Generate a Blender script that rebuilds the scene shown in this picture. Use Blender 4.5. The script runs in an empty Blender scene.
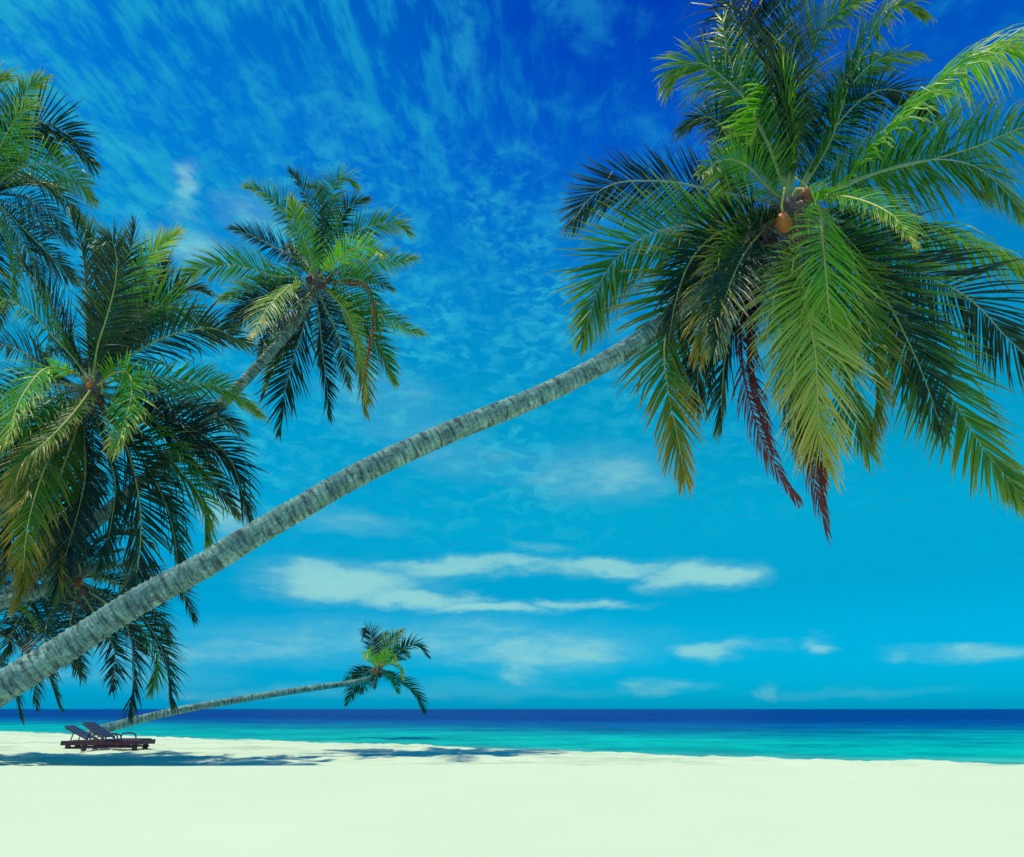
import bpy, math, random
from math import sin, cos, tan, atan2, asin, pi, sqrt, radians
from mathutils import Vector, Matrix, noise as mn

scene = bpy.context.scene
col = scene.collection
Z = Vector((0, 0, 1))

# ------------------------------------------------------------------ camera
F = 700.0
CAM = Vector((0, 0, 1.45))
HOR = 709.0
PITCH = math.atan((HOR - 428.5) / F)
cd = bpy.data.cameras.new("camera")
cam = bpy.data.objects.new("camera", cd)
col.objects.link(cam)
cam.location = CAM
cam.rotation_euler = (pi / 2 + PITCH, 0, 0)
cd.sensor_width = 36.0
cd.lens = F * 36.0 / 1024
cd.clip_start = 0.05
cd.clip_end = 40000
scene.camera = cam

def ray(px, py):
    u = (px - 512) / F
    v = (428.5 - py) / F
    return Vector((u, cos(PITCH) - v * sin(PITCH), sin(PITCH) + v * cos(PITCH)))

def P(px, py, Y):
    d = ray(px, py)
    return CAM + d * (Y / d.y)

# ------------------------------------------------------------------ helpers
def tag(o, label=None, cat=None, group=None, kind=None):
    if label: o["label"] = label
    if cat: o["category"] = cat
    if group: o["group"] = group
    if kind: o["kind"] = kind
    return o

def empty(name, loc):
    o = bpy.data.objects.new(name, None)
    o.location = loc
    o.empty_display_size = 0.2
    col.objects.link(o)
    return o

def mesh_obj(name, verts, faces, mats, parent=None, smooth=False, fmat=None, cols=None, uvs=None):
    me = bpy.data.meshes.new(name)
    org = Vector((0, 0, 0))
    if parent is not None:
        org = world_loc(parent)
    me.from_pydata([tuple(Vector(v) - org) for v in verts], [], faces)
    for m in mats: me.materials.append(m)
    if fmat: me.polygons.foreach_set("material_index", fmat)
    if smooth: me.polygons.foreach_set("use_smooth", [True] * len(me.polygons))
    if cols:
        a = me.color_attributes.new("lf", 'FLOAT_COLOR', 'POINT')
        flat = []
        for c in cols: flat += [c[0], c[1], c[2], 1.0]
        a.data.foreach_set("color", flat)
    if uvs:
        l = me.uv_layers.new(name="UVMap")
        flat = []
        for lp in me.loops:
            flat += list(uvs[lp.vertex_index])
        l.data.foreach_set("uv", flat)
    me.update()
    o = bpy.data.objects.new(name, me)
    col.objects.link(o)
    if parent is not None: o.parent = parent
    return o

def world_loc(o):
    l = Vector(o.location)
    while o.parent:
        o = o.parent
        l += Vector(o.location)
    return l

def catmull(pts, n):
    """resample a Catmull-Rom curve through pts into n+1 points of even arc length"""
    pts = [Vector(p) for p in pts]
    q = [pts[0] * 2 - pts[1]] + pts + [pts[-1] * 2 - pts[-2]]
    dense = []
    for i in range(1, len(q) - 2):
        for k in range(24):
            t = k / 24
            a, b, c, d = q[i - 1], q[i], q[i + 1], q[i + 2]
            dense.append(0.5 * ((2 * b) + (c - a) * t + (2 * a - 5 * b + 4 * c - d) * t * t + (3 * b - a - 3 * c + d) * t ** 3))
    dense.append(pts[-1].copy())
    L = [0]
    for i in range(1, len(dense)): L.append(L[-1] + (dense[i] - dense[i - 1]).length)
    out = []
    j = 0
    for k in range(n + 1):
        s = L[-1] * k / n
        while j < len(L) - 2 and L[j + 1] < s: j += 1
        f = (s - L[j]) / max(1e-9, L[j + 1] - L[j])
        out.append(dense[j].lerp(dense[j + 1], min(1, max(0, f))))
    return out, L[-1]

def frames(pts):
    T = []
    for i in range(len(pts)):
        a = pts[max(0, i - 1)]; b = pts[min(len(pts) - 1, i + 1)]
        T.append((b - a).normalized())
    return T

def tube_into(V, Fc, pts, radii, sides, cap=True):
    T = frames(pts)
    ref = Z if abs(T[0].z) < 0.9 else Vector((1, 0, 0))
    b = len(V)
    N = (ref - T[0] * ref.dot(T[0])).normalized()
    for i, p in enumerate(pts):
        N = (N - T[i] * N.dot(T[i])).normalized()
        B = T[i].cross(N)
        for k in range(sides):
            a = 2 * pi * k / sides
            V.append(p + (N * cos(a) + B * sin(a)) * radii[i])
    for i in range(len(pts) - 1):
        for k in range(sides):
            k2 = (k + 1) % sides
            Fc.append((b + i * sides + k, b + i * sides + k2, b + (i + 1) * sides + k2, b + (i + 1) * sides + k))
    if cap:
        Fc.append(tuple(b + k for k in reversed(range(sides))))
        e = b + (len(pts) - 1) * sides
        Fc.append(tuple(e + k for k in range(sides)))

# ------------------------------------------------------------------ materials
def mat(name):
    m = bpy.data.materials.new(name)
    m.use_nodes = True
    nt = m.node_tree
    nt.nodes.clear()
    return m, nt

def N(nt, t, **kw):
    n = nt.nodes.new(t)
    ins = kw.pop("ins", {})
    for k, v in kw.items(): setattr(n, k, v)
    for k, v in ins.items(): n.inputs[k].default_value = v
    return n

def L(nt, a, b): nt.links.new(a, b)

def ramp(nt, fac, stops, interp='LINEAR'):
    r = nt.nodes.new("ShaderNodeValToRGB")
    r.color_ramp.interpolation = interp
    el = r.color_ramp.elements
    while len(el) > 1: el.remove(el[-1])
    el[0].position = stops[0][0]; el[0].color = (*stops[0][1], 1)
    for p, c in stops[1:]:
        e = el.new(p); e.color = (*c, 1)
    if fac is not None: nt.links.new(fac, r.inputs[0])
    return r.outputs[0]

def mixc(nt, fac, a, b, blend='MIX'):
    m = nt.nodes.new("ShaderNodeMix"); m.data_type = 'RGBA'; m.blend_type = blend
    for s, v in ((m.inputs[0], fac), (m.inputs[6], a), (m.inputs[7], b)):
        if isinstance(v, (int, float)): s.default_value = v
        elif isinstance(v, tuple): s.default_value = (*v, 1)
        else: nt.links.new(v, s)
    return m.outputs[2]

def math_n(nt, op, a, b=None, c=None, clamp=False):
    m = nt.nodes.new("ShaderNodeMath"); m.operation = op; m.use_clamp = clamp
    for i, v in enumerate((a, b, c)):
        if v is None: continue
        if isinstance(v, (int, float)): m.inputs[i].default_value = v
        else: nt.links.new(v, m.inputs[i])
    return m.outputs[0]

def leaf_mat(name, c1, c2, tip, tip_start, transl=0.26, rough=0.42, spec=0.4, edge=(0, 0, 0), edge_amt=0.0):
    m, nt = mat(name)
    at = N(nt, "ShaderNodeAttribute", attribute_name="lf")
    sep = N(nt, "ShaderNodeSeparateColor"); L(nt, at.outputs[0], sep.inputs[0])
    oi = N(nt, "ShaderNodeObjectInfo")
    r = math_n(nt, 'MULTIPLY_ADD', oi.outputs["Random"], 0.5, math_n(nt, 'MULTIPLY', sep.outputs[0], 0.5))
    base = mixc(nt, r, c1, c2)
    # yellowing that starts towards the frond tip and the leaflet ends
    u = math_n(nt, 'MULTIPLY_ADD', sep.outputs[0], 0.35, sep.outputs[1])
    u = math_n(nt, 'MULTIPLY_ADD', sep.outputs[2], 0.45, u)
    mr = N(nt, "ShaderNodeMapRange", ins={"From Min": tip_start, "From Max": tip_start + 0.55})
    L(nt, u, mr.inputs[0])
    base = mixc(nt, mr.outputs[0], base, tip)
    if edge_amt:
        e = N(nt, "ShaderNodeMapRange", ins={"From Min": 0.55, "From Max": 1.0, "To Max": edge_amt})
        L(nt, sep.outputs[2], e.inputs[0])
        base = mixc(nt, e.outputs[0], base, edge)
    p = N(nt, "ShaderNodeBsdfPrincipled")
    L(nt, base, p.inputs["Base Color"])
    p.inputs["Roughness"].default_value = rough
    p.inputs["Specular IOR Level"].default_value = spec
    tr = N(nt, "ShaderNodeBsdfTranslucent")
    tb = mixc(nt, 1.0, base, (1.5, 1.7, 0.6), 'MULTIPLY')
    L(nt, tb, tr.inputs[0])
    mx = N(nt, "ShaderNodeMixShader", ins={0: transl})
    L(nt, p.outputs[0], mx.inputs[1]); L(nt, tr.outputs[0], mx.inputs[2])
    o = N(nt, "ShaderNodeOutputMaterial"); L(nt, mx.outputs[0], o.inputs[0])
    return m

M = {}
DRY = dict(edge=(0.40, 0.32, 0.12))
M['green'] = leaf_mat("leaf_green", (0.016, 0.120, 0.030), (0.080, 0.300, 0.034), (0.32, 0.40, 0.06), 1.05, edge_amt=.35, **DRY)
M['dark'] = leaf_mat("leaf_dark", (0.006, 0.022, 0.040), (0.014, 0.080, 0.036), (0.10, 0.20, 0.06), 1.15, transl=0.15, spec=0.3, edge_amt=.15, **DRY)  # for shaded fronds: the navy of the shade is put into the leaf colour
M['bright'] = leaf_mat("leaf_bright", (0.085, 0.36, 0.025), (0.22, 0.50, 0.040), (0.50, 0.50, 0.10), 0.95, transl=0.34, edge_amt=.5, **DRY)
M['yellow'] = leaf_mat("leaf_yellow", (0.14, 0.36, 0.05), (0.36, 0.52, 0.10), (0.58, 0.46, 0.12), 0.85, transl=0.28, edge_amt=.6, edge=(0.62, 0.58, 0.36))
M['rust'] = leaf_mat("leaf_rust", (0.03, 0.14, 0.02), (0.10, 0.24, 0.03), (0.36, 0.27, 0.04), 0.95, transl=0.25, edge_amt=.5, edge=(0.40, 0.18, 0.06))
M['dead'] = leaf_mat("leaf_dead", (0.018, 0.010, 0.045), (0.11, 0.020, 0.085), (0.20, 0.05, 0.05), 0.5, transl=0.12, rough=0.7, spec=0.2)
M['red'] = leaf_mat("leaf_red", (0.22, 0.06, 0.05), (0.36, 0.12, 0.07), (0.45, 0.14, 0.06), 0.6, transl=0.2, rough=0.7, spec=0.2)

def simple(name, c, rough=0.5, spec=0.4, nscale=0, c2=None, bump=0):
    m, nt = mat(name)
    p = N(nt, "ShaderNodeBsdfPrincipled", ins={"Roughness": rough, "Specular IOR Level": spec})
    if nscale:
        tc = N(nt, "ShaderNodeTexCoord")
        no = N(nt, "ShaderNodeTexNoise", ins={"Scale": nscale, "Detail": 5.0, "Roughness": 0.6})
        L(nt, tc.outputs["Object"], no.inputs["Vector"])
        L(nt, ramp(nt, no.outputs[0], [(0.35, c), (0.68, c2 or c)]), p.inputs["Base Color"])
        if bump:
            b = N(nt, "ShaderNodeBump", ins={"Strength": bump, "Distance": 0.02})
            L(nt, no.outputs[0], b.inputs["Height"]); L(nt, b.outputs[0], p.inputs["Normal"])
    else:
        p.inputs["Base Color"].default_value = (*c, 1)
    o = N(nt, "ShaderNodeOutputMaterial"); L(nt, p.outputs[0], o.inputs[0])
    return m

M['rib'] = simple("midrib_green", (0.16, 0.26, 0.09), 0.45, 0.5, 6, (0.28, 0.36, 0.13))
M['rib_yellow'] = simple("midrib_yellow", (0.34, 0.36, 0.10), 0.45, 0.5, 6, (0.50, 0.42, 0.12))
M['rib_blue'] = simple("midrib_pale", (0.16, 0.30, 0.28), 0.5, 0.4, 6, (0.24, 0.38, 0.33))
M['rib_dead'] = simple("midrib_dead", (0.12, 0.03, 0.06), 0.7, 0.2, 6, (0.22, 0.06, 0.07))
M['nut_orange'] = simple("coconut_orange", (0.42, 0.11, 0.02), 0.45, 0.4, 7, (0.60, 0.20, 0.03), 0.1)
M['nut_brown'] = simple("coconut_brown", (0.16, 0.06, 0.05), 0.6, 0.3, 7, (0.30, 0.11, 0.06), 0.1)
M['nut_dark'] = simple('coconut_dark', (0.05, 0.03, 0.04), 0.6, 0.3, 7, (0.12, 0.06, 0.05), 0.1)
M['nut_green'] = simple("coconut_green", (0.10, 0.20, 0.04), 0.45, 0.4, 7, (0.22, 0.26, 0.06), 0.1)
M['fibre'] = simple("fibre", (0.10, 0.07, 0.09), 0.85, 0.1, 20, (0.30, 0.27, 0.24), 0.3)

def trunk_mat():
    m, nt = mat("palm_bark")
    uv = N(nt, "ShaderNodeUVMap")
    mp = N(nt, "ShaderNodeMapping"); L(nt, uv.outputs[0], mp.inputs[0])
    mp.inputs["Scale"].default_value = (1.0, 1.0, 1.0)
    # u = metres round the stem, v = ring number
    n1 = N(nt, "ShaderNodeTexNoise", ins={"Scale": 3.2, "Detail": 6.0, "Roughness": 0.65})
    tc = N(nt, "ShaderNodeTexCoord"); L(nt, tc.outputs["Object"], n1.inputs[0])
    c = ramp(nt, n1.outputs[0], [(0.30, (0.10, 0.21, 0.22)), (0.5, (0.20, 0.36, 0.34)), (0.72, (0.42, 0.66, 0.56))])
    # streaky scratches running along the stem
    mp2 = N(nt, "ShaderNodeMapping"); L(nt, uv.outputs[0], mp2.inputs[0]); mp2.inputs["Scale"].default_value = (22, 0.7, 1)
    n2 = N(nt, "ShaderNodeTexNoise", ins={"Scale": 1.0, "Detail": 4.0, "Roughness": 0.6}); L(nt, mp2.outputs[0], n2.inputs[0])
    s2 = ramp(nt, n2.outputs[0], [(0.38, (0.35, 0.38, 0.40)), (0.56, (1, 1, 1))])
    c = mixc(nt, 0.45, c, s2, 'MULTIPLY')
    # ring scars
    sx = N(nt, "ShaderNodeSeparateXYZ"); L(nt, uv.outputs[0], sx.inputs[0])
    wob = N(nt, "ShaderNodeTexNoise", ins={"Scale": 7.0, "Detail": 4.0}); L(nt, tc.outputs["Object"], wob.inputs[0])
    vv = math_n(nt, 'MULTIPLY_ADD', wob.outputs[0], 0.45, sx.outputs[1])
    fr = math_n(nt, 'FRACT', vv)
    s3 = ramp(nt, fr, [(0.0, (0.42, 0.44, 0.46)), (0.16, (0.9, 0.9, 0.9)), (0.5, (1, 1, 1)), (0.9, (0.95, 0.95, 0.95)), (1.0, (0.42, 0.44, 0.46))])
    nb = N(nt, "ShaderNodeTexNoise", ins={"Scale": 4.0, "Detail": 4.0, "Roughness": 0.7}); L(nt, tc.outputs["Object"], nb.inputs[0])
    mb = N(nt, "ShaderNodeMapRange", ins={"From Min": 0.36, "From Max": 0.58, "To Min": 0.45, "To Max": 1.0}); L(nt, nb.outputs[0], mb.inputs[0])
    c = mixc(nt, mb.outputs[0], c, mixc(nt, 1.0, c, s3, 'MULTIPLY'))
    # dark lichen and damp blotches, a few rings wide
    mp4 = N(nt, "ShaderNodeMapping"); L(nt, uv.outputs[0], mp4.inputs[0]); mp4.inputs["Scale"].default_value = (3.0, 1.15, 1)
    n4 = N(nt, "ShaderNodeTexNoise", ins={"Scale": 1.0, "Detail": 7.0, "Roughness": 0.72}); L(nt, mp4.outputs[0], n4.inputs[0])
    f4 = N(nt, "ShaderNodeMapRange", ins={"From Min": 0.50, "From Max": 0.60, "To Max": 0.85}); L(nt, n4.outputs[0], f4.inputs[0])
    c = mixc(nt, f4.outputs[0], c, (0.035, 0.055, 0.070))
    n5 = N(nt, "ShaderNodeTexNoise", ins={"Scale": 26.0, "Detail": 3.0}); L(nt, tc.outputs["Object"], n5.inputs[0])
    c = mixc(nt, 0.6, c, ramp(nt, n5.outputs[0], [(0.3, (0.6, 0.6, 0.6)), (0.6, (1.1, 1.1, 1.1))]), 'MULTIPLY')
    p = N(nt, "ShaderNodeBsdfPrincipled", ins={"Roughness": 0.85, "Specular IOR Level": 0.2})
    L(nt, c, p.inputs["Base Color"])
    h = math_n(nt, 'ADD', n2.outputs[0], n5.outputs[0])
    b = N(nt, "ShaderNodeBump", ins={"Strength": 0.7, "Distance": 0.02}); L(nt, h, b.inputs["Height"]); L(nt, b.outputs[0], p.inputs["Normal"])
    o = N(nt, "ShaderNodeOutputMaterial"); L(nt, p.outputs[0], o.inputs[0])
    return m
M['bark'] = trunk_mat()

# ------------------------------------------------------------------ the beach
SHORE_PX = [(0, 733), (110, 738), (300, 745), (440, 750), (560, 755), (700, 760), (870, 765), (1010, 769)]
SH = []
for px, py in SHORE_PX:
    d = ray(px, py)
    t = -CAM.z / d.z
    SH.append((d.x * t, d.y * t))
SH = [(-400, 190), (-160, 100), (-70, 64)] + SH + [(40, 19.0), (160, 30), (400, 70)]
def shore_y(x):
    if x <= SH[0][0]: return SH[0][1]
    for (x0, y0), (x1, y1) in zip(SH, SH[1:]):
        if x <= x1:
            return y0 + (y1 - y0) * (x - x0) / (x1 - x0)
    return SH[-1][1]
def sstep(a, b, v):
    t = min(1, max(0, (v - a) / (b - a)))
    return t * t * (3 - 2 * t)
def shore_s(x):   # smoothed and gently scalloped
    return (shore_y(x - 1.5) + 2 * shore_y(x) + shore_y(x + 1.5)) / 4 + 0.5 * mn.noise(Vector((x * 0.35, 3.1, 0))) + 0.22 * mn.noise(Vector((x * 1.1, 9.1, 0)))
def sand_h(x, y):
    d = shore_s(x) - y
    z = 0.28 * sstep(0, 4.5, d) - 0.9 * sstep(0, 12, -d) - 0.04 * sstep(0, 1.0, -d)
    if -1 < d < 12: z += 0.02 * sstep(0, .5, d)
    inl = sstep(0.5, 3, d)
    z += inl * (0.05 * mn.noise(Vector((x * 0.9, y * 3.1, 14))) + 0.05 * abs(mn.noise(Vector((x * 3.0, y * 3.0, 24)))) + 0.055 * mn.noise(Vector((x * 0.5, y * 0.8, 0))) + 0.035 * mn.noise(Vector((x * 1.7, y * 1.9, 4))) )
    crest = 9.3 + 0.2 * mn.noise(Vector((x * 0.15, 0, 7)))
    k = 1 - sstep(crest, crest + 2.6, y)
    ter = CAM.z + 0.2 * 0 - 0.0
    # raised dry-sand terrace the photographer stands on
    tz = 0.812 + 0.006 * mn.noise(Vector((x * 0.4, y * 0.4, 1))) + 0.004 * mn.noise(Vector((x * 2.3, y * 2.3, 5)))
    if k > 0: z = z * (1 - k) + tz * k
    return z

def lin(a, b, n): return [a + (b - a) * i / n for i in range(n + 1)]
xs = [-400, -250, -160, -110, -80, -60, -50] + lin(-44, 26, 350) + [28, 32, 40, 60, 90, 150, 250, 400]
ys = [-300, -120, -50, -20, -8, -3] + lin(0, 3, 8)[1:] + lin(3, 36, 330)[1:] + lin(36, 66, 75)[1:] + [70, 80, 95, 120, 160, 220]
V = []; Fc = []
for y in ys:
    for x in xs: V.append((x, y, sand_h(x, y)))
nx = len(xs)
for j in range(len(ys) - 1):
    for i in range(nx - 1):
        a = j * nx + i
        Fc.append((a, a + 1, a + nx + 1, a + nx))

def sand_mat():
    m, nt = mat("coral_sand")
    tc = N(nt, "ShaderNodeTexCoord")
    n1 = N(nt, "ShaderNodeTexNoise", ins={"Scale": 0.6, "Detail": 6.0, "Roughness": 0.6}); L(nt, tc.outputs["Object"], n1.inputs[0])
    c = ramp(nt, n1.outputs[0], [(0.3, (0.640, 0.750, 0.545)), (0.7, (0.670, 0.780, 0.575))])
    # scattered bits of coral and leaf litter beyond the terrace
    vo = N(nt, "ShaderNodeTexNoise", ins={"Scale": 9.0, "Detail": 4.0, "Roughness": 0.75}); L(nt, tc.outputs["Object"], vo.inputs[0])
    f = N(nt, "ShaderNodeMapRange", ins={"From Min": 0.68, "From Max": 0.74, "To Max": 0.8}); L(nt, vo.outputs[0], f.inputs[0])
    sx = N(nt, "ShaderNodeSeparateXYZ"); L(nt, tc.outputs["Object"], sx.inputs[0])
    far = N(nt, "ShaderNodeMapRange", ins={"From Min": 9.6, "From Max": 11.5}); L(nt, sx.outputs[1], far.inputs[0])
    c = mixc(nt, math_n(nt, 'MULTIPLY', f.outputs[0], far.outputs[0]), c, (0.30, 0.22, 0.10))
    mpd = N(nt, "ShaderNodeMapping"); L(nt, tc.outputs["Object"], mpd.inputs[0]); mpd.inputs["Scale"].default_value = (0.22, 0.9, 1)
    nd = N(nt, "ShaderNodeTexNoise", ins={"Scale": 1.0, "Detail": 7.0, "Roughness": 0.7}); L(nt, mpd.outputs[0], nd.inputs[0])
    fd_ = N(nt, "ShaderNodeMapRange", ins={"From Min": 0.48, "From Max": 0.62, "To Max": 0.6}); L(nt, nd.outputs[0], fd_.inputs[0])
    c = mixc(nt, math_n(nt, 'MULTIPLY', fd_.outputs[0], far.outputs[0]), c, (0.36, 0.50, 0.36))  # long faint streaks of shade, painted into the sand colour
    # wet sand at the waterline
    wet = N(nt, "ShaderNodeMapRange", ins={"From Min": 0.0, "From Max": 0.05, "To Min": 0.55, "To Max": 0.0}); L(nt, sx.outputs[2], wet.inputs[0])
    c = mixc(nt, wet.outputs[0], c, (0.42, 0.62, 0.42))
    p = N(nt, "ShaderNodeBsdfPrincipled", ins={"Roughness": 0.95, "Specular IOR Level": 0.1})
    L(nt, c, p.inputs["Base Color"])
    n2 = N(nt, "ShaderNodeTexNoise", ins={"Scale": 14.0, "Detail": 8.0, "Roughness": 0.7}); L(nt, tc.outputs["Object"], n2.inputs[0])
    b = N(nt, "ShaderNodeBump", ins={"Strength": 0.10, "Distance": 0.02}); L(nt, n2.outputs[0], b.inputs["Height"]); L(nt, b.outputs[0], p.inputs["Normal"])
    o = N(nt, "ShaderNodeOutputMaterial"); L(nt, p.outputs[0], o.inputs[0])
    return m
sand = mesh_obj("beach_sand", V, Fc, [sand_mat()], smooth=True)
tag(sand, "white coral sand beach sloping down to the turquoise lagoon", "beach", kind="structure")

# ------------------------------------------------------------------ the sea
def geo(a, b, n): return [a * (b / a) ** (i / n) for i in range(n + 1)]
xs = [-v for v in reversed(geo(30, 24000, 24))] + lin(-30, 30, 240)[1:-1] + geo(30, 24000, 24)
ys = lin(14, 60, 240) + geo(60, 24000, 60)[1:]
V = []; Fc = []; SHD = []
for y in ys:
    for x in xs:
        d = y - shore_s(x) if abs(x) < 400 else y - shore_y(x)
        amp = sstep(0, 5, d) * (1 - sstep(60, 200, y))
        z = 0.0 + amp * (0.030 * mn.noise(Vector((x * 0.25, y * 0.9, 2))) + 0.02 * mn.noise(Vector((x * 0.9, y * 2.4, 8))))
        V.append((x, y, z)); SHD.append((min(1.0, max(0, d) / 100.0), 0, 0))
nx = len(xs)
for j in range(len(ys) - 1):
    for i in range(nx - 1):
        a = j * nx + i
        Fc.append((a, a + 1, a + nx + 1, a + nx))
def sea_mat():
    m, nt = mat("lagoon_water")
    tc = N(nt, "ShaderNodeTexCoord")
    at = N(nt, "ShaderNodeAttribute", attribute_name="lf")
    sep = N(nt, "ShaderNodeSeparateColor"); L(nt, at.outputs[0], sep.inputs[0])
    mp = N(nt, "ShaderNodeMapping"); L(nt, tc.outputs["Object"], mp.inputs[0]); mp.inputs["Scale"].default_value = (0.05, 0.14, 1)
    n1 = N(nt, "ShaderNodeTexNoise", ins={"Scale": 1.0, "Detail": 6.0, "Roughness": 0.65}); L(nt, mp.outputs[0], n1.inputs[0])
    d = math_n(nt, 'MULTIPLY', sep.outputs[0], math_n(nt, 'MULTIPLY_ADD', n1.outputs[0], 1.6, 0.2))
    c = ramp(nt, d, [(0.0, (0.42, 0.78, 0.60)), (0.010, (0.12, 0.62, 0.50)), (0.05, (0.0, 0.60, 0.47)), (0.17, (0.0, 0.52, 0.46)),
                     (0.28, (0.0, 0.26, 0.36)), (0.42, (0.0, 0.13, 0.34)), (0.66, (0.0, 0.045, 0.28)), (1.0, (0.0, 0.012, 0.23))])
    mp2 = N(nt, "ShaderNodeMapping"); L(nt, tc.outputs["Object"], mp2.inputs[0]); mp2.inputs["Scale"].default_value = (0.22, 0.26, 1)
    n2 = N(nt, "ShaderNodeTexNoise", ins={"Scale": 1.0, "Detail": 9.0, "Roughness": 0.75}); L(nt, mp2.outputs[0], n2.inputs[0])
    mp5 = N(nt, "ShaderNodeMapping"); L(nt, tc.outputs["Object"], mp5.inputs[0]); mp5.inputs["Scale"].default_value = (0.005, 0.009, 1)
    n5 = N(nt, "ShaderNodeTexNoise", ins={"Scale": 1.0, "Detail": 8.0, "Roughness": 0.8}); L(nt, mp5.outputs[0], n5.inputs[0])
    c = mixc(nt, 0.7, c, ramp(nt, n5.outputs[0], [(0.40, (0.35, 0.35, 0.6)), (0.60, (1.5, 1.5, 1.3))]), 'MULTIPLY')
    c = mixc(nt, 0.6, c, ramp(nt, n2.outputs[0], [(0.40, (0.45, 0.45, 0.6)), (0.60, (1.25, 1.25, 1.2))]), 'MULTIPLY')
    p = N(nt, "ShaderNodeBsdfPrincipled", ins={"Roughness": 0.4, "Specular IOR Level": 0.10, "IOR": 1.33})
    L(nt, c, p.inputs["Base Color"])
    mp3 = N(nt, "ShaderNodeMapping"); L(nt, tc.outputs["Object"], mp3.inputs[0]); mp3.inputs["Scale"].default_value = (0.9, 2.4, 1)
    n3 = N(nt, "ShaderNodeTexNoise", ins={"Scale": 1.0, "Detail": 8.0, "Roughness": 0.7}); L(nt, mp3.outputs[0], n3.inputs[0])
    b = N(nt, "ShaderNodeBump", ins={"Strength": 0.8, "Distance": 0.15}); L(nt, n3.outputs[0], b.inputs["Height"]); L(nt, b.outputs[0], p.inputs["Normal"])
    o = N(nt, "ShaderNodeOutputMaterial"); L(nt, p.outputs[0], o.inputs[0])
    return m
sea = mesh_obj("sea_water", V, Fc, [sea_mat()], smooth=True, cols=SHD)
tag(sea, "turquoise lagoon turning deep blue towards the horizon", "sea", kind="structure")

# surf foam lapping the shoreline
random.seed(5)
V = []; Fc = []
x = -44.0
prev = None
while x < 22:
    y = shore_s(x)
    a = max(0, mn.noise(Vector((x * 0.35, 0, 33))) + 0.2) + 2.6 * max(0, mn.noise(Vector((x * 0.9, 0, 71))) - 0.30)
    h = 0.004 + 0.10 * a * (0.7 + 0.6 * random.random())
    w = 0.10 + 0.35 * a
    sec = [(x, y - w - .05 * random.random(), sand_h(x, y - w) + 0.004), (x, y - w * .4, 0.03 + h * .8), (x, y + w * .2, 0.025 + h), (x, y + w, 0.015 + h * .4), (x, y + w * 1.6, -0.03)]
    b = len(V); V += sec
    if prev is not None:
        for k in range(4): Fc.append((prev + k, b + k, b + k + 1, prev + k + 1))
    prev = b
    x += 0.09
foam = mesh_obj("sea_foam", V, Fc, [simple("foam", (0.80, 0.92, 0.78), 0.7, 0.2, 6, (0.7, 0.88, 0.74), 0.4)], smooth=True)
tag(foam, "thin white foam lapping along the shoreline", "foam", kind="stuff")

# ------------------------------------------------------------------ palms
rnd = random.Random(11)

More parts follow.
